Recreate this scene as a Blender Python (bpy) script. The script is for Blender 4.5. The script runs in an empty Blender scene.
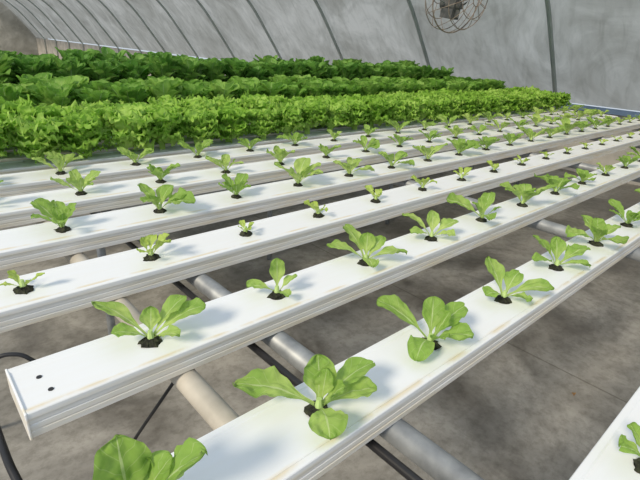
import bpy, bmesh, math, random
from mathutils import Vector, Matrix, noise as mnoise
random.seed(7)
S=bpy.context.scene
H=0.5; ZC=1.35; T=ZC-H      # camera height, channel top
col=S.collection
try: S.view_settings.view_transform='Standard'
except Exception: pass

# ---------------------------------------------------------------- camera
d1=Vector((555,164,-470)).normalized()
d2=Vector((-463,225,-470)); d2=(d2-d1*d2.dot(d1)).normalized()
d3=d1.cross(d2).normalized()
cam_d=bpy.data.cameras.new('camera'); cam=bpy.data.objects.new('camera',cam_d); col.objects.link(cam)
M=Matrix(((d1.x,d1.y,d1.z,0),(d2.x,d2.y,d2.z,0),(d3.x,d3.y,d3.z,ZC),(0,0,0,1)))
cam.matrix_world=M
cam_d.sensor_width=36; cam_d.lens=470/640*36; cam_d.clip_start=0.02; cam_d.clip_end=200
S.camera=cam

# ---------------------------------------------------------------- materials
def mat(name):
    m=bpy.data.materials.new(name); m.use_nodes=True
    nt=m.node_tree; b=nt.nodes['Principled BSDF']; return m,nt,b
def N(nt,t,**k):
    n=nt.nodes.new(t)
    for a,v in k.items(): setattr(n,a,v)
    return n
def ramp(nt,pts):
    r=N(nt,'ShaderNodeValToRGB'); e=r.color_ramp.elements
    while len(e)<len(pts): e.new(0.5)
    for i,(p,c) in enumerate(pts):
        e[i].position=p; e[i].color=(*c,1)
    return r
def noise_mat(name,c1,c2,scale=8,rough=.6,metal=0,detail=6,stretch=(1,1,1),lo=.35,hi=.65,bump=0):
    m,nt,b=mat(name)
    tc=N(nt,'ShaderNodeTexCoord'); mp=N(nt,'ShaderNodeMapping'); mp.inputs['Scale'].default_value=stretch
    n=N(nt,'ShaderNodeTexNoise'); n.inputs['Scale'].default_value=scale; n.inputs['Detail'].default_value=detail
    r=ramp(nt,[(lo,c1),(hi,c2)])
    L=nt.links.new
    L(tc.outputs['Object'],mp.inputs[0]); L(mp.outputs[0],n.inputs[0]); L(n.outputs[0],r.inputs[0]); L(r.outputs[0],b.inputs['Base Color'])
    b.inputs['Roughness'].default_value=rough; b.inputs['Metallic'].default_value=metal
    if bump:
        bp=N(nt,'ShaderNodeBump'); bp.inputs['Strength'].default_value=bump; bp.inputs['Distance'].default_value=.01
        L(n.outputs[0],bp.inputs['Height']); L(bp.outputs[0],b.inputs['Normal'])
    return m

def leaf_mat(name,ca,cb,vein,trans=.35,vs=.6,bs=.45):
    m,nt,b=mat(name); L=nt.links.new
    uv=N(nt,'ShaderNodeUVMap'); sep=N(nt,'ShaderNodeSeparateXYZ'); L(uv.outputs[0],sep.inputs[0])
    def mth(op,a,bv=None):
        n=N(nt,'ShaderNodeMath',operation=op)
        for i,x in enumerate([a,bv]):
            if x is None: continue
            if isinstance(x,(int,float)): n.inputs[i].default_value=x
            else: L(x,n.inputs[i])
        return n.outputs[0]
    t=sep.outputs[0]; s=mth('MULTIPLY',mth('SUBTRACT',sep.outputs[1],.5),2.0)
    a=mth('ABSOLUTE',s)
    mid=mth('LESS_THAN',a,mth('SUBTRACT',.11,mth('MULTIPLY',t,.09)))
    v=mth('FRACT',mth('MULTIPLY',mth('SUBTRACT',t,mth('MULTIPLY',a,.28)),6.0))
    side=mth('MULTIPLY',mth('LESS_THAN',v,.08),.35)
    ve=mth('MULTIPLY',mth('MAXIMUM',mid,side),vs)
    no=N(nt,'ShaderNodeTexNoise'); no.inputs['Scale'].default_value=26; no.inputs['Detail'].default_value=4
    tc=N(nt,'ShaderNodeTexCoord'); L(tc.outputs['Object'],no.inputs[0])
    oi=N(nt,'ShaderNodeObjectInfo')
    r=ramp(nt,[(.3,ca),(.7,cb)])
    fac=mth('ADD',mth('MULTIPLY',no.outputs[0],.8),mth('MULTIPLY',mth('SUBTRACT',oi.outputs['Random'],.3),.35))
    fac=mth('ADD',fac,mth('MULTIPLY',mth('SUBTRACT',.45,t),.35))
    L(fac,r.inputs[0])
    mx=N(nt,'ShaderNodeMixRGB'); L(ve,mx.inputs[0]); L(r.outputs[0],mx.inputs[1]); mx.inputs[2].default_value=(*vein,1)
    L(mx.outputs[0],b.inputs['Base Color']); b.inputs['Roughness'].default_value=.52
    b.inputs['Specular IOR Level'].default_value=.3
    bp=N(nt,'ShaderNodeBump'); bp.inputs['Strength'].default_value=bs; bp.inputs['Distance'].default_value=.004
    n2=N(nt,'ShaderNodeTexNoise'); n2.inputs['Scale'].default_value=75; n2.inputs['Detail'].default_value=3; L(tc.outputs['Object'],n2.inputs[0])
    L(mth('SUBTRACT',n2.outputs[0],ve),bp.inputs['Height']); L(bp.outputs[0],b.inputs['Normal'])
    tr=N(nt,'ShaderNodeBsdfTranslucent'); L(mx.outputs[0],tr.inputs[0])
    ms=N(nt,'ShaderNodeMixShader'); ms.inputs[0].default_value=trans
    L(b.outputs[0],ms.inputs[1]); L(tr.outputs[0],ms.inputs[2]); L(ms.outputs[0],nt.nodes['Material Output'].inputs[0])
    return m

M_seed=leaf_mat('seedling_leaf',(.28,.46,.09),(.53,.67,.21),(.62,.73,.38),.45,bs=.5)
M_small=leaf_mat('young_seedling_leaf',(.38,.52,.09),(.54,.66,.19),(.55,.68,.3),.4)
M_frill=leaf_mat('frilly_leaf',(.32,.57,.08),(.60,.82,.22),(.66,.82,.40),.5,.3)
M_butter=leaf_mat('broad_leaf',(.19,.40,.06),(.40,.62,.15),(.56,.71,.36),.46,.6)
M_roma=leaf_mat('dark_leaf',(.14,.33,.055),(.31,.52,.12),(.50,.64,.34),.44,.6)
M_stem=noise_mat('stem_green',(.35,.5,.15),(.5,.65,.3),30)
M_plug=noise_mat('black_plug',(.006,.006,.005),(.045,.05,.028),90,.95,bump=1)
M_black=noise_mat('black_hose',(.008,.008,.01),(.02,.02,.024),20,.4)
M_galv=noise_mat('galvanised',(.20,.215,.235),(.36,.38,.40),25,.5,.4,lo=.3,hi=.7)
M_pvc=noise_mat('weathered_pvc',(.34,.315,.27),(.54,.505,.45),9,.5)
M_rib=noise_mat('rib_metal',(.28,.325,.305),(.38,.42,.40),5,.6,.1)
M_fan=noise_mat('rusty_wire',(.20,.155,.125),(.33,.28,.245),30,.6,.3)
M_motor=noise_mat('motor_grey',(.04,.045,.045),(.10,.10,.10),20,.5)
M_blue=noise_mat('blue_tarp',(.16,.24,.38),(.26,.36,.52),3,.5)
M_knee=noise_mat('knee_wall',(.35,.34,.32),(.5,.48,.45),4,.8)
M_dry=noise_mat('dry_leaf',(.22,.12,.05),(.4,.25,.11),40,.8)

def channel_mat():
    m,nt,b=mat('white_channel_plastic'); L=nt.links.new
    tc=N(nt,'ShaderNodeTexCoord'); mp=N(nt,'ShaderNodeMapping'); mp.inputs['Scale'].default_value=(3,30,30)
    n=N(nt,'ShaderNodeTexNoise'); n.inputs['Scale'].default_value=2.2; n.inputs['Detail'].default_value=6
    L(tc.outputs['Object'],mp.inputs[0]); L(mp.outputs[0],n.inputs[0])
    sep=N(nt,'ShaderNodeSeparateXYZ'); L(tc.outputs['Object'],sep.inputs[0])
    mr=N(nt,'ShaderNodeMapRange'); L(sep.outputs[2],mr.inputs[0])
    mr.inputs[1].default_value=-.004; mr.inputs[2].default_value=-.012; mr.inputs[3].default_value=.10; mr.inputs[4].default_value=.85  # cream put into the side colour, standing in for weak warm bounce light
    r=ramp(nt,[(.34,(0.22,.22,.22)),(.70,(1,1,1))]); L(n.outputs[0],r.inputs[0])
    mu=N(nt,'ShaderNodeMath',operation='MULTIPLY'); L(r.outputs[0],mu.inputs[0]); L(mr.outputs[0],mu.inputs[1])
    ab=N(nt,'ShaderNodeMath',operation='ADD'); L(sep.outputs[1],ab.inputs[0]); ab.inputs[1].default_value=.0535
    ab2=N(nt,'ShaderNodeMath',operation='ABSOLUTE'); L(ab.outputs[0],ab2.inputs[0])
    bd=N(nt,'ShaderNodeMapRange'); L(ab2.outputs[0],bd.inputs[0]); bd.inputs[1].default_value=.0; bd.inputs[2].default_value=.009; bd.inputs[3].default_value=1; bd.inputs[4].default_value=0
    m3=N(nt,'ShaderNodeMath',operation='MULTIPLY'); L(bd.outputs[0],m3.inputs[0])
    n2=N(nt,'ShaderNodeTexNoise'); n2.inputs['Scale'].default_value=14; n2.inputs['Detail'].default_value=5; L(tc.outputs['Object'],n2.inputs[0])
    r2=ramp(nt,[(.40,(0,0,0)),(.58,(1,1,1))]); L(n2.outputs[0],r2.inputs[0]); L(r2.outputs[0],m3.inputs[1])
    mxx=N(nt,'ShaderNodeMath',operation='MAXIMUM'); L(mu.outputs[0],mxx.inputs[0]); L(m3.outputs[0],mxx.inputs[1])
    mx=N(nt,'ShaderNodeMixRGB'); L(mxx.outputs[0],mx.inputs[0]); mx.inputs[1].default_value=(.79,.82,.87,1); mx.inputs[2].default_value=(.70,.62,.47,1)
    L(mx.outputs[0],b.inputs['Base Color']); b.inputs['Roughness'].default_value=.38
    return m
M_white=channel_mat()

def floor_mat():
    m,nt,b=mat('stained_concrete'); L=nt.links.new
    tc=N(nt,'ShaderNodeTexCoord')
    n=N(nt,'ShaderNodeTexNoise'); n.inputs['Scale'].default_value=1.9; n.inputs['Detail'].default_value=9; n.inputs['Roughness'].default_value=.62; n.inputs['Distortion'].default_value=.5; L(tc.outputs['Object'],n.inputs[0])
    r=ramp(nt,[(.36,(.135,.126,.115)),(.48,(.25,.24,.222)),(.62,(.40,.385,.36))]); L(n.outputs[0],r.inputs[0])
    n2=N(nt,'ShaderNodeTexNoise'); n2.inputs['Scale'].default_value=22; n2.inputs['Detail'].default_value=11; n2.inputs['Roughness'].default_value=.75; L(tc.outputs['Object'],n2.inputs[0])
    r2=ramp(nt,[(.40,(.70,.69,.67)),(.54,(1,1,1))]); L(n2.outputs[0],r2.inputs[0])
    mx=N(nt,'ShaderNodeMixRGB',blend_type='MULTIPLY'); mx.inputs[0].default_value=.8; L(r.outputs[0],mx.inputs[1]); L(r2.outputs[0],mx.inputs[2])
    br=N(nt,'ShaderNodeTexBrick'); br.inputs['Scale'].default_value=1; br.inputs['Brick Width'].default_value=2.4; br.inputs['Row Height'].default_value=1.55; br.inputs['Mortar Size'].default_value=.005; br.offset=0
    br.inputs['Color1'].default_value=(1,1,1,1); br.inputs['Color2'].default_value=(.84,.84,.83,1); br.inputs['Mortar'].default_value=(.55,.53,.5,1)
    mp=N(nt,'ShaderNodeMapping'); mp.inputs['Location'].default_value=(.3,.55,0); L(tc.outputs['Object'],mp.inputs[0]); L(mp.outputs[0],br.inputs[0])
    m2=N(nt,'ShaderNodeMixRGB',blend_type='MULTIPLY'); m2.inputs[0].default_value=.8; L(mx.outputs[0],m2.inputs[1]); L(br.outputs[0],m2.inputs[2])
    L(m2.outputs[0],b.inputs['Base Color'])
    rr=ramp(nt,[(.36,(.35,.35,.35)),(.5,(.7,.7,.7))]); L(n.outputs[0],rr.inputs[0]); L(rr.outputs[0],b.inputs['Roughness'])
    bp=N(nt,'ShaderNodeBump'); bp.inputs['Strength'].default_value=.1; L(n2.outputs[0],bp.inputs['Height']); L(bp.outputs[0],b.inputs['Normal'])
    return m
def film_mat():
    m,nt,b=mat('hazy_greenhouse_film'); L=nt.links.new
    tc=N(nt,'ShaderNodeTexCoord'); mp=N(nt,'ShaderNodeMapping'); mp.inputs['Scale'].default_value=(1,.9,.7); L(tc.outputs['Object'],mp.inputs[0])
    n=N(nt,'ShaderNodeTexNoise'); n.inputs['Scale'].default_value=1.4; n.inputs['Detail'].default_value=10; n.inputs['Roughness'].default_value=.66; n.inputs['Distortion'].default_value=.8; L(mp.outputs[0],n.inputs[0])
    r=ramp(nt,[(.33,(.48,.455,.40)),(.5,(.63,.605,.545)),(.64,(.80,.765,.70))]); L(n.outputs[0],r.inputs[0])
    mp2=N(nt,'ShaderNodeMapping'); mp2.inputs['Scale'].default_value=(.5,3.2,1.2); mp2.inputs['Rotation'].default_value=(.5,0,0); L(tc.outputs['Object'],mp2.inputs[0])
    n3=N(nt,'ShaderNodeTexNoise'); n3.inputs['Scale'].default_value=2.4; n3.inputs['Detail'].default_value=8; n3.inputs['Distortion'].default_value=1.2; L(mp2.outputs[0],n3.inputs[0])
    r3=ramp(nt,[(.36,(.86,.86,.85)),(.5,(.97,.97,.97)),(.62,(1,1,1))]); L(n3.outputs[0],r3.inputs[0])
    mx=N(nt,'ShaderNodeMixRGB',blend_type='MULTIPLY'); mx.inputs[0].default_value=1; L(r.outputs[0],mx.inputs[1]); L(r3.outputs[0],mx.inputs[2])
    L(mx.outputs[0],b.inputs['Base Color']); b.inputs['Roughness'].default_value=.3
    bp=N(nt,'ShaderNodeBump'); bp.inputs['Strength'].default_value=.5; bp.inputs['Distance'].default_value=.06; L(n3.outputs[0],bp.inputs['Height']); L(bp.outputs[0],b.inputs['Normal'])
    tr=N(nt,'ShaderNodeBsdfTranslucent'); L(mx.outputs[0],tr.inputs[0])
    ms=N(nt,'ShaderNodeMixShader'); ms.inputs[0].default_value=.6
    L(b.outputs[0],ms.inputs[1]); L(tr.outputs[0],ms.inputs[2]); L(ms.outputs[0],nt.nodes['Material Output'].inputs[0])
    return m
M_floor=floor_mat(); M_film=film_mat()

# ---------------------------------------------------------------- helpers
def obj(name,bm_or_me,material=None,loc=(0,0,0),smooth=False):
    if isinstance(bm_or_me,bmesh.types.BMesh):
        me=bpy.data.meshes.new(name); bm_or_me.to_mesh(me); bm_or_me.free()
        if material: me.materials.append(material)
        if smooth:
            for p in me.polygons: p.use_smooth=True
    else: me=bm_or_me
    o=bpy.data.objects.new(name,me); o.location=loc; col.objects.link(o); return o
def tag(o,label,cat,group=None,kind=None):
    o['label']=label; o['category']=cat
    if group: o['group']=group
    if kind: o['kind']=kind
def empty(name,loc):
    o=bpy.data.objects.new(name,None); o.empty_display_size=.05; o.location=loc; col.objects.link(o); return o
def tube(bm,pts,r,n=8,closed=False,cap=True):
    pts=[Vector(p) for p in pts]; rings=[]; m=len(pts)
    for i,p in enumerate(pts):
        if closed: d=pts[(i+1)%m]-pts[i-1]
        else: d=pts[min(i+1,m-1)]-pts[max(i-1,0)]
        d.normalize()
        up=Vector((0,0,1)) if abs(d.z)<.95 else Vector((1,0,0))
        a=d.cross(up).normalized(); b=d.cross(a)
        rings.append([bm.verts.new(p+a*r*math.cos(k*2*math.pi/n)+b*r*math.sin(k*2*math.pi/n)) for k in range(n)])
    for i in range(m if closed else m-1):
        A=rings[i];B=rings[(i+1)%m]
        for k in range(n): bm.faces.new((A[k],A[(k+1)%n],B[(k+1)%n],B[k]))
    if cap and not closed:
        bm.faces.new(rings[0][::-1]); bm.faces.new(rings[-1])
def smoothpath(ctrl,n=8):
    c=[Vector(p) for p in ctrl]; c=[c[0]*2-c[1]]+c+[c[-1]*2-c[-2]]; out=[]
    for i in range(1,len(c)-2):
        for k in range(n):
            t=k/n; p0,p1,p2,p3=c[i-1:i+3]
            out.append(.5*((2*p1)+(p2-p0)*t+(2*p0-5*p1+4*p2-p3)*t*t+(-p0+3*p1-3*p2+p3)*t**3))
    out.append(c[-2]); return out
def box(bm,cx,cy,cz,sx,sy,sz):
    r=bmesh.ops.create_cube(bm,size=1)
    bmesh.ops.transform(bm,matrix=Matrix.Translation((cx,cy,cz))@Matrix.Diagonal((sx,sy,sz,1)),verts=r['verts']); return r['verts']

# ---------------------------------------------------------------- leaves
def leaf(bm,uvl,az,L,W,e0,e1,pet=.3,cup=.25,ruf=0,freq=4,origin=(0,0,0),nt=14,ns=6,twist=0,pw=.14,rng=random,fold=0,bend=0,mx=.62,crk=0):
    up=Vector((0,0,1)); sd0=Vector((rng.uniform(0,50),rng.uniform(0,50),0))
    p=Vector(origin); rows=[]; ph=rng.uniform(0,6.28); ph2=rng.uniform(0,6.28); tp=0
    for i in range(nt+1):
        u=i/nt; t=u if u<.6 else .6+.4*math.sin((u-.6)/.4*math.pi/2)
        a=az+bend*t; ca,sa=math.cos(a),math.sin(a)
        out=Vector((ca,sa,0)); side=Vector((-sa,ca,0))
        e=e0+(e1-e0)*t**1.2
        tang=out*math.cos(e)+up*math.sin(e); nor=-out*math.sin(e)+up*math.cos(e)
        p=p+tang*(L*(t-tp)); tp=t
        if t<mx:
            q=max(0,(t-pet*.45)/(mx-pet*.45)); q=q*q*(3-2*q); w=pw+(1-pw)*q**.9
        else:
            q=(t-mx)/(1-mx); w=math.sqrt(max(0,1-q**2.5))
        w=max(w,.05)
        asym=1+.07*math.sin(ph+t*5)+(.05*math.sin(ph2+t*17) if t>.3 else 0)
        w*=W*.5*asym
        row=[]; tw=twist*t
        for j in range(-ns,ns+1):
            s=j/ns; s2=s*s
            k=min(1,max(0,(t-.15)*2))
            off=cup*s2*w+ fold*abs(s)*w + ruf*W*k*(abs(s)**1.7)*(math.sin(freq*6.283*t+ph+(2 if s>0 else 0))+.5*math.sin(freq*2.3*6.283*t+ph2+s*3))
            if crk and k: off+=crk*W*k*mnoise.noise(sd0+Vector((t*7,s*2.6,0)))*min(1,abs(s)*3+.2)
            along=ruf*W*.7*k*s2*math.cos(freq*6.283*t+ph2)
            sd=side*math.cos(tw)+nor*math.sin(tw)
            row.append(bm.verts.new(p+sd*(s*w)+nor*off+tang*along))
        rows.append((t,row))
    for i in range(nt):
        for j in range(2*ns):
            f=bm.faces.new((rows[i][1][j],rows[i][1][j+1],rows[i+1][1][j+1],rows[i+1][1][j])); f.smooth=True
            tt=(rows[i][0],rows[i][0],rows[i+1][0],rows[i+1][0]); ss=(j,j+1,j+1,j)
            for l,a,b2 in zip(f.loops,tt,ss): l[uvl].uv=(a,b2/(2*ns))
def foliage(name,leaves,material,**kw):
    bm=bmesh.new(); uvl=bm.loops.layers.uv.new('UVMap')
    for lf in leaves:
        d=dict(kw); d.update(lf); leaf(bm,uvl,**d)
    me=bpy.data.meshes.new(name); bm.to_mesh(me); bm.free(); me.materials.append(material)
    return me
R=math.radians
SC=-41.7
def spec(lst):
    return [dict(az=R(a+SC),L=L,W=W,e0=R(e0),e1=R(e1),twist=random.uniform(-.25,.25),bend=random.uniform(-.25,.25),
                 origin=(.007*math.cos(R(a+SC)),.007*math.sin(R(a+SC)),.012)) for a,L,W,e0,e1 in lst]
seed_kw=dict(pet=.32,cup=.28,ruf=.065,freq=1.9,crk=.16,nt=22,ns=8)
def rand_seed(n,Lr,scale=1,flat=True):
    a0=random.uniform(0,360); o=[]
    for i in range(n):
        inner=i/n
        L=random.uniform(*Lr)*(1-.45*inner)*scale*random.choice([1,1.05,.8])
        o.append((a0+i*137.5+random.uniform(-35,35),L,L*random.uniform(.42,.56),random.uniform(30,62)+28*inner,random.uniform(-20,25)+50*inner))
    return spec(o)
med_var=[foliage('seedling_foliage',rand_seed(random.choice([6,7,8,8]),(.100,.130)),M_seed,**seed_kw) for _ in range(14)]
small_var=[foliage('young_seedling_foliage',rand_seed(random.choice([5,6]),(.045,.062)),M_small,**dict(seed_kw,ruf=.09)) for _ in range(5)]

bm=bmesh.new()
rings=[]
for z,r in ((-.012,.006),(.004,.0065),(.012,.006),(.024,.004)):
    rings.append([bm.verts.new((r*math.cos(k*math.pi/4),r*math.sin(k*math.pi/4),z)) for k in range(8)])
for A,B in zip(rings,rings[1:]):
    for k in range(8): bm.faces.new((A[k],A[(k+1)%8],B[(k+1)%8],B[k]))
bm.faces.new(rings[-1])
stem_me=bpy.data.meshes.new('stem'); bm.to_mesh(stem_me); bm.free(); stem_me.materials.append(M_stem)
plug_mes=[]
for v in range(6):
    bm=bmesh.new(); rr=[]
    n=18
    for z,r,j in ((-.030,.013,0),(-.004,.0160,0),(-.0012,.0165,.0),(.0018,.0180,.0065),(.006,.013,.005),(.010,.007,.003)):
        rr.append([bm.verts.new(((r+random.uniform(-j,j))*math.cos(k*2*math.pi/n),(r+random.uniform(-j,j))*math.sin(k*2*math.pi/n),z+random.uniform(-j,j)*.4)) for k in range(n)])
    for A,B in zip(rr,rr[1:]):
        for k in range(n): bm.faces.new((A[k],A[(k+1)%n],B[(k+1)%n],B[k]))
    bm.faces.new(rr[-1]); bm.faces.new(rr[0][::-1])
    me=bpy.data.meshes.new('growing_plug'); bm.to_mesh(me); bm.free(); me.materials.append(M_plug); plug_mes.append(me)

def add_seedling(x,y,me,rot,label,group,sc=1):
    e=empty('lettuce_seedling',(x,y,T-.002)); e.rotation_euler=(0,0,rot)
    tag(e,label,'lettuce seedling',group)
    f=obj('foliage',me); f.parent=e; f.scale=(sc,)*3
    f2=obj('stem',stem_me); f2.parent=e; 
    p=obj('growing_plug',random.choice(plug_mes)); p.parent=e
    p['label']='black growing plug in a round hole'
    return e

# ---------------------------------------------------------------- channels
X0=.11*H; X1=10.6*H
def channel(yc,holes,label,x0=X0,x1=X1,caps=True,gr='white growing channels',wx=0):
    """wx : extra half width"""
    bm=bmesh.new(); L=x1-x0
    prof=[(-.050,-.002),(-.0525,0),(-.0615,0),(-.0625,-.0015),(-.0625,-.011),(-.0608,-.0118),(-.0608,-.0195),(-.0596,-.0202),(-.0596,-.0225),(-.0608,-.0232),(-.0608,-.031),(-.0594,-.0318),(-.0594,-.0345),(-.0608,-.0352),(-.0605,-.045),(-.058,-.046)]
    prof=[(y-wx,z) for y,z in prof]
    full=prof+[(-y,z) for y,z in prof[::-1]]
    a=[bm.verts.new((0,y,z)) for y,z in full]; b=[bm.verts.new((L,y,z)) for y,z in full]
    for i in range(len(full)-1): bm.faces.new((a[i],a[i+1],b[i+1],b[i]))
    bm.faces.new(a); bm.faces.new(b[::-1])
    hw=.05+wx; zt=-.002; rad=.0175; x=0
    def quad(xa,xb):
        if xb-xa<1e-5: return
        bm.faces.new([bm.verts.new(p) for p in ((xa,-hw,zt),(xb,-hw,zt),(xb,hw,zt),(xa,hw,zt))])
    hl=.045
    for hx in sorted(holes):
        c=hx-x0
        if c-hl<x-1e-6 or c+hl>L: print('skip',hx); continue
        quad(x,c-hl); x=c+hl
        n=24; out=[];inn=[];low=[]
        for k in range(n):
            an=2*math.pi*k/n+math.pi/4; cc,ss=math.cos(an),math.sin(an); m=max(abs(cc),abs(ss))
            out.append(bm.verts.new((c+hl*cc/m,hw*ss/m,zt))); inn.append(bm.verts.new((c+rad*cc,rad*ss,zt))); low.append(bm.verts.new((c+rad*cc,rad*ss,zt-.004)))
        for k in range(n):
            k2=(k+1)%n
            bm.faces.new((out[k],out[k2],inn[k2],inn[k])); bm.faces.new((inn[k],inn[k2],low[k2],low[k]))
    quad(x,L)
    bmesh.ops.remove_doubles(bm,verts=bm.verts,dist=1e-5)
    o=obj('growing_channel',bm,M_white,(x0,yc,T)); tag(o,label,'growing channel',gr)
    if caps:
        for xx in (-.003,L+.0005):
            bm=bmesh.new(); w=.0635+wx; pts=[(-w,.001),(-w-.0005,-.046),(w+.0005,-.046),(w,.001)]
            A=[bm.verts.new((0,y,z)) for y,z in pts]; B=[bm.verts.new((.0035,y,z)) for y,z in pts]
            for i in range(4): bm.faces.new((A[i],A[(i+1)%4],B[(i+1)%4],B[i]))
            bm.faces.new(A); bm.faces.new(B[::-1])
            bmesh.ops.bevel(bm,geom=bm.edges[:],offset=.001,segments=1,affect='EDGES')
            c=obj('end_cap',bm,M_white,(xx,0,0)); c.parent=o
    return o

rows={ 'Z':(.065,.22,.548),'A':(.775,.214,.547),'B':(1.395,.522,.552),'C':(2.045,.266,.540),
 'D':(2.64,.575,.545),'E':(3.23,.30,.548),'F':(3.80,.32,.560)}
LAB_M='young green lettuce seedling with spoon-shaped leaves in white channel'
LAB_S='small pale green lettuce seedling just sprouting in white channel'
custom={
 ('Z',2):spec([(175,.05,.034,50,10),(120,.045,.03,60,30),(20,.05,.034,45,10),(60,.04,.03,70,50),(300,.04,.026,40,0)]),
 ('A',0):spec([(135,.095,.055,85,68),(5,.118,.058,66,34),(95,.065,.042,80,60),(250,.05,.03,40,0),(35,.075,.042,70,45)]),
 ('A',1):spec([(176,.122,.060,32,-12),(35,.100,.044,45,5),(8,.084,.048,38,0),(285,.070,.050,38,-30),(95,.072,.050,80,65),(345,.052,.04,70,40),(60,.055,.03,80,75)]),
 ('A',2):spec([(152,.118,.046,42,0),(35,.092,.048,50,10),(80,.076,.040,75,50),(350,.072,.046,40,-5),(235,.082,.046,40,-35),(290,.05,.036,60,20),(20,.06,.035,70,60)]),
 ('A',3):spec([(118,.09,.046,60,25),(0,.104,.046,35,-10),(205,.062,.04,40,-10),(50,.068,.04,55,15),(310,.055,.038,40,-10)]),
 ('A',4):spec([(140,.09,.046,60,20),(20,.10,.048,40,0),(340,.07,.043,30,-10),(190,.075,.043,35,-10),(85,.07,.043,70,50)]),
 ('B',0):spec([(165,.118,.038,42,0),(25,.104,.042,45,0),(52,.087,.04,55,15),(100,.05,.033,75,60),(200,.06,.033,40,0),(340,.06,.03,40,0)]),
 ('B',1):spec([(95,.070,.034,85,75),(190,.060,.033,35,-10),(20,.05,.03,60,20),(300,.045,.026,40,-10)]),
 ('B',2):spec([(130,.10,.045,60,15),(178,.10,.04,40,-5),(0,.102,.044,35,-15),(40,.072,.04,55,20),(275,.065,.04,40,-20),(85,.065,.038,75,60)]),
 ('B',3):spec([(150,.10,.045,50,5),(20,.09,.04,45,0),(80,.07,.04,75,50),(200,.07,.04,35,-10),(340,.06,.038,35,-15)]),
}
for nm,(yc,h0,st) in rows.items():
    holes=[(h0+st*k)*H for k in range(0,20) if (h0+st*k)<10.45]
    lab={'C':'long white plastic growing channel with small sprouting seedlings'}.get(nm,'long white plastic growing channel with a line of lettuce seedlings')
    ch=channel(yc*H,holes,lab,wx={'C':.008,'D':.014,'E':.016,'F':.016}.get(nm,0))
    for k,hx in enumerate(holes):
        y=yc*H
        if nm=='C':
            add_seedling(hx,y,random.choice(small_var),random.uniform(0,6.28),LAB_S,'small seedlings in channels',random.uniform(.8,1.25))
        elif (nm,k) in custom:
            me=foliage('seedling_foliage',custom[(nm,k)],M_seed,**seed_kw)
            add_seedling(hx,y,me,0,LAB_M,'seedlings in channels')
        else:
            sc={'A':.98,'B':.95,'Z':.42,'D':1.02,'E':.96,'F':.9}[nm]*random.uniform(.72,1.1)
            add_seedling(hx,y,random.choice(med_var),random.uniform(0,6.28),LAB_M,'seedlings in channels',sc)
    if nm=='B':
        for (px,py) in ((.177,1.425),(.190,1.345)):
            bm=bmesh.new(); bmesh.ops.create_cone(bm,cap_ends=True,segments=14,radius1=.0042,radius2=.0038,depth=.0012)
            c=obj('inlet_hole',bm,M_black,(px*H-X0,(py-yc)*H,-.0012)); c.parent=ch

# ---------------------------------------------------------------- mature rows
def mature(kind):
    lv=[]
    n,Rr,Hh,Ll,Wf={'frill':(60,.04,.085,(.075,.10),(.75,1.0)),'butter':(44,.04,.105,(.11,.145),(.55,.7)),'dark':(50,.045,.20,(.125,.165),(.48,.62))}[kind]
    for i in range(n):
        q=(i+.5)/n; a=R(i*137.5+random.uniform(-20,20))
        L=random.uniform(*Ll)
        if q>.5:
            rho=Rr*math.sqrt(random.random()); h=Hh*random.uniform(.7,1.0)
            e0=R(random.uniform(60,88)); e1=R(random.uniform(5,68))
        else:
            L*=.85; rho=Rr*random.uniform(.4,1); h=Hh*random.uniform(.05,.85)
            e0=R(random.uniform(38,68)); e1=R(random.uniform(-25,35))
        lv.append(dict(az=a+random.uniform(-.4,.4),L=L,W=L*random.uniform(*Wf),e0=e0,e1=e1,twist=random.uniform(-.4,.4),
                       origin=(rho*math.cos(a),rho*math.sin(a),.012+h),
                       **(dict(pet=.08,pw=.4,cup=.15,ruf=.18,freq=random.uniform(3.2,4.6),nt=18,ns=6) if kind=='frill' else dict(pet=.15,pw=.22,cup=.4,ruf=.04,freq=1.4,nt=10,ns=5,crk=.08))))
    lv.append(dict(az=0,L=Hh+.02,W=.05,e0=R(90),e1=R(88),pw=.8,cup=1.2,nt=6,ns=4))
    nm,mt={'frill':('frilly_lettuce',M_frill),'butter':('broad_leaf_lettuce',M_butter),'dark':('dark_leafy_green',M_roma)}[kind]
    return foliage(nm,lv,mt)
kinds={'frill':('frilly_lettuce','mature bright green frilly lettuce head in packed row','frilly lettuce heads',[mature('frill') for _ in range(6)]),
       'butter':('broad_leaf_lettuce','mature mid-green lettuce with broad upright leaves in packed row','broad leaf lettuces',[mature('butter') for _ in range(6)]),
       'dark':('dark_leafy_green','tall dark green leafy plant in packed row by wall','dark leafy greens',[mature('dark') for _ in range(6)])}
for kind,ys,xs,st,zs,xe in (('frill',(4.22,4.56,4.90),.10,.36,.97,10.7),('butter',(5.50,5.86,6.22),.15,.39,.96,10.5),('dark',(6.95,7.35,7.75),.2,.42,.95,10.3)):
    nmn,lb,gp,mes=kinds[kind]
    for li,yc in enumerate(ys):
        channel(yc*H,[],'long white plastic growing channel under mature lettuce')
        x=xs+ (st/2 if li%2 else 0)
        while x<xe:
            o=obj(nmn,random.choice(mes),None,(x*H,yc*H+random.uniform(-.012,.012),T-.003))
            o.rotation_euler=(random.uniform(-.05,.05),random.uniform(-.05,.05),random.uniform(0,6.28))
            s=random.uniform(.92,1.08); g=zs*(1+.10*(1-x/10)); o.scale=(s,s,s*random.uniform(.95,1.05)*g)
            tag(o,lb,'lettuce' if kind!='dark' else 'leafy plant',gp)
            x+=st

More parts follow.
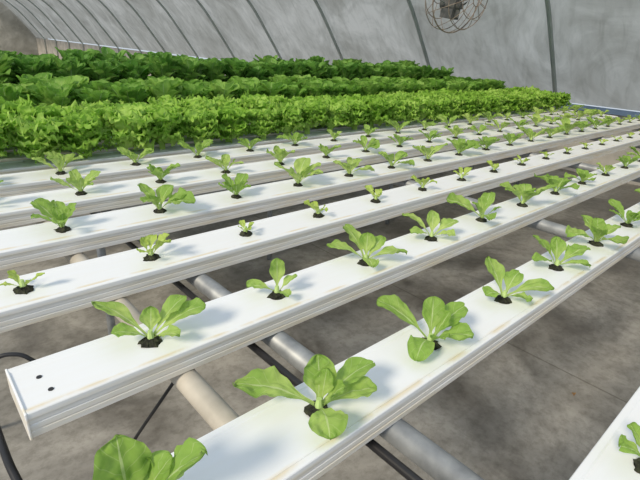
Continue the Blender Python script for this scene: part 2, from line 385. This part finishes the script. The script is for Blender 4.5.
# ---------------------------------------------------------------- frame below
for i,rx in enumerate((1.0,3.4,5.8,8.2,10.3)):
    x=rx*H; zc=T-.046-.0225
    e=empty('support_frame',(x,1.9,0)); tag(e,'galvanised steel pipe frame carrying the white channels','pipe frame','steel support frames')
    bm=bmesh.new(); tube(bm,[(0,-2.3,zc),(0,2.15,zc)],.0215,16); o=obj('cross_pipe',bm,M_galv,smooth=False); o.parent=e
    for p in o.data.polygons: p.use_smooth=len(p.vertices)==4
    for ly in ((-.35,1.75,3.95) if i==0 else (-.35,2.3,3.95)):
        bm=bmesh.new(); tube(bm,[(0,ly-1.9,0),(0,ly-1.9,zc-.02)],.016,12); o=obj('leg',bm,M_galv,smooth=True); o.parent=e
bm=bmesh.new(); tube(bm,[(.298,-.3,T-.046-.022),(.298,1.0,T-.046-.022),(.298,4.0,T-.046-.022)],.0215,16)
o=obj('drain_pipe',bm,M_pvc,smooth=True); tag(o,'weathered beige plastic drain pipe under the channels','pipe')
def hp(L): return [(x*H,y*H,ZC+z*H) for x,y,z in L]
def hose(pts,r,label):
    bm=bmesh.new(); tube(bm,smoothpath(pts),r,10); o=obj('water_hose',bm,M_black,smooth=True); tag(o,label,'hose'); return o
hose([(.44,-.55,.009),(.445,-.5,.3),(.452,-.4,.7),(.455,-.2,.775),(.458,.2,.772),(.452,.6,.776),(.456,1.2,.77),(.455,3.9,.77)],.0075,'black rubber water hose beside the steel pipe')
hose(hp([(.71,1.42,-1.10),(.66,1.44,-1.2),(.58,1.51,-1.38),(.488,1.6,-1.6),(.43,1.68,-1.8),(.38,1.78,-2.1),(.35,1.9,-2.5),(.35,2.05,-2.69),(.38,2.4,-2.69)]),.0036,'thin black water hose hanging under the channels')
hose([(.095,.765,.842),(.075,.775,.860),(.045,.785,.858),(.02,.775,.82),(.0,.74,.74),(-.02,.72,.55),(-.03,.75,.25),(-.02,.8,.006),(.0,1.0,.006)],.0036,'thin black feed tube curling at a channel end')
hose(hp([(.06,3.4,-2.68),(.06,3.2,-2.3),(.06,2.6,-1.55),(.056,1.82,-1.5),(.065,1.6,-1.52),(.10,1.4,-1.6),(.14,1.2,-1.8),(.12,.8,-2.4),(.1,.4,-2.68)]),.0075,'black rubber supply hose below the channel ends')
for (x,y) in ((1.62,.18),(1.95,.42),(1.2,.05),(2.5,.3),(2.2,-.1),(.9,1.15),(1.75,1.0),(1.35,.3),(1.8,.05)):
    lv=[dict(az=random.uniform(0,6.28),L=.03,W=.016,e0=.25,e1=-.3,pet=.2,cup=.5,ruf=.15,freq=2,nt=8,ns=3,origin=(0,0,.002))]
    o=obj('dry_leaf',foliage('dry_leaf',lv,M_dry),None,(x,y,0)); tag(o,'small curled brown dry leaf lying on concrete floor','leaf','dry leaves on the floor')

# ---------------------------------------------------------------- greenhouse shell
bm=bmesh.new(); box(bm,2,12,-.025,13,36,.05); o=obj('floor',bm,M_floor); o['kind']='structure'
profp=smoothpath([(6.42,0,.80),(6.25,0,1.03),(6.0,0,1.36),(5.53,0,1.94),(4.95,0,2.42),(4.2,0,2.82),(3.4,0,3.08),(2.6,0,3.22)],5)
Y0,Y1=-3.2,28.5
bm=bmesh.new(); ny=40
g=[[bm.verts.new((p.x+.035,Y0+(Y1-Y0)*k/ny,p.z+.03)) for p in profp] for k in range(ny+1)]
for k in range(ny):
    for i in range(len(profp)-1): f=bm.faces.new((g[k][i],g[k][i+1],g[k+1][i+1],g[k+1][i])); f.smooth=True
o=obj('wall_side',bm,M_film); o['kind']='structure'
bm=bmesh.new(); box(bm,6.50,(Y0+Y1)/2,.39,.08,Y1-Y0,.80); o=obj('wall_knee',bm,M_knee); o['kind']='structure'
bm=bmesh.new(); box(bm,6.43,0.2,.79,.03,6.8,.06); o=obj('trim_1',bm,M_blue); o['kind']='structure'
bm=bmesh.new(); box(bm,3.5,Y1+.05,1.6,7,.06,3.2); o=obj('wall_end',bm,M_film); o['kind']='structure'
bm=bmesh.new(); pts=[Vector((6.42,0,0))]+[Vector(p) for p in profp]; tube(bm,pts,.025,10)
rib=bpy.data.meshes.new('hoop_rib'); bm.to_mesh(rib); bm.free(); rib.materials.append(M_rib)
for p in rib.polygons: p.use_smooth=True
k=-2
while True:
    y=2.604+1.86*k
    if y>Y1-.2: break
    o=obj('hoop_rib',rib,None,(0,y,0)); tag(o,'curved grey steel greenhouse hoop against dirty plastic film','greenhouse rib','greenhouse ribs'); k+=1
pz=[p for p in profp if abs(p.x-4.0)<.25][0]
bm=bmesh.new(); tube(bm,[(pz.x,Y0,pz.z-.045),(pz.x,Y1,pz.z-.045)],.018,10); o=obj('roof_purlin',bm,M_rib,smooth=True); tag(o,'long grey steel pipe running under the greenhouse hoops','pipe')

# ---------------------------------------------------------------- fan
fx,fy,fz=pz.x,2.70*pz.x/4.0,ZC+.47
e=empty('circulation_fan',(fx,fy,fz)); tag(e,'round wire-caged circulation fan hanging from the greenhouse roof','fan')
e.rotation_euler=(0,.15,math.atan2(-fy,-fx)+.85); e.scale=(1.08,1.08,1.08)
def ring(r,x): return [(x,r*math.cos(t*math.pi/20),r*math.sin(t*math.pi/20)) for t in range(40)]
bm=bmesh.new()
Rf=.29
prof=[(.05,.24),(.15,.22),(.24,.15),(Rf,.02),(.28,-.08),(.20,-.16),(.08,-.19)]
for r,x in prof: tube(bm,ring(r,x),.0035 if r<Rf else .006,6,closed=True)
for k in range(12):
    a=k*2*math.pi/12
    tube(bm,smoothpath([(x,r*math.cos(a+.16*i),r*math.sin(a+.16*i)) for i,(r,x) in enumerate(prof)],3),.0028,5)
o=obj('wire_cage',bm,M_fan); o.parent=e
bm=bmesh.new(); tube(bm,[(-.12,0,-.07),(-.11,0,-.07),(.04,0,-.07),(.05,0,-.07)],.05,18); vs=box(bm,-.02,.0,-.14,.13,.10,.08); o=obj('motor',bm,M_motor); o.parent=e
bm=bmesh.new()
for k in range(3):
    a=k*math.pi*2/3+.4; rr=[]
    for i in range(6):
        r=.03+.06*i/5; w=.02+.01*math.sin(i/5*2.4); row=[]
        for s in (-1,0,1):
            an=a+s*w/r*.5; row.append(bm.verts.new((.07+s*.012-.004*(s==0),r*math.cos(an),r*math.sin(an)-.07)))
        rr.append(row)
    for i in range(5):
        for j in range(2): bm.faces.new((rr[i][j],rr[i][j+1],rr[i+1][j+1],rr[i+1][j]))
bmesh.ops.create_cone(bm,cap_ends=True,segments=16,radius1=.03,radius2=.024,depth=.05,matrix=Matrix.Translation((.065,0,-.07))@Matrix.Rotation(math.pi/2,4,'Y'))
o=obj('fan_blades',bm,M_motor); o.parent=e
bm=bmesh.new(); tube(bm,[(-.04,0,-.03),(.01,0,.5),(.05,0,(pz.z-.16-fz))],.008,8); tube(bm,[(-.06,-.04,-.07),(-.06,-.27,.0)],.006,6); tube(bm,[(-.06,.04,-.07),(-.06,.27,.0)],.006,6)
o=obj('hanging_rod',bm,M_galv); o.parent=e

# ---------------------------------------------------------------- light
w=bpy.data.worlds.new('sky'); S.world=w; w.use_nodes=True
bg=w.node_tree.nodes['Background']; bg.inputs[0].default_value=(.79,.89,1,1); bg.inputs[1].default_value=.78
sd=bpy.data.lights.new('sun','SUN'); sd.energy=3.2; sd.angle=R(13); sd.color=(1,.87,.66)
so=bpy.data.objects.new('sun',sd); col.objects.link(so)
az=R(190); el=R(36)
dirv=-Vector((math.cos(az)*math.cos(el),math.sin(az)*math.cos(el),math.sin(el)))
so.rotation_euler=dirv.to_track_quat('-Z','Y').to_euler()
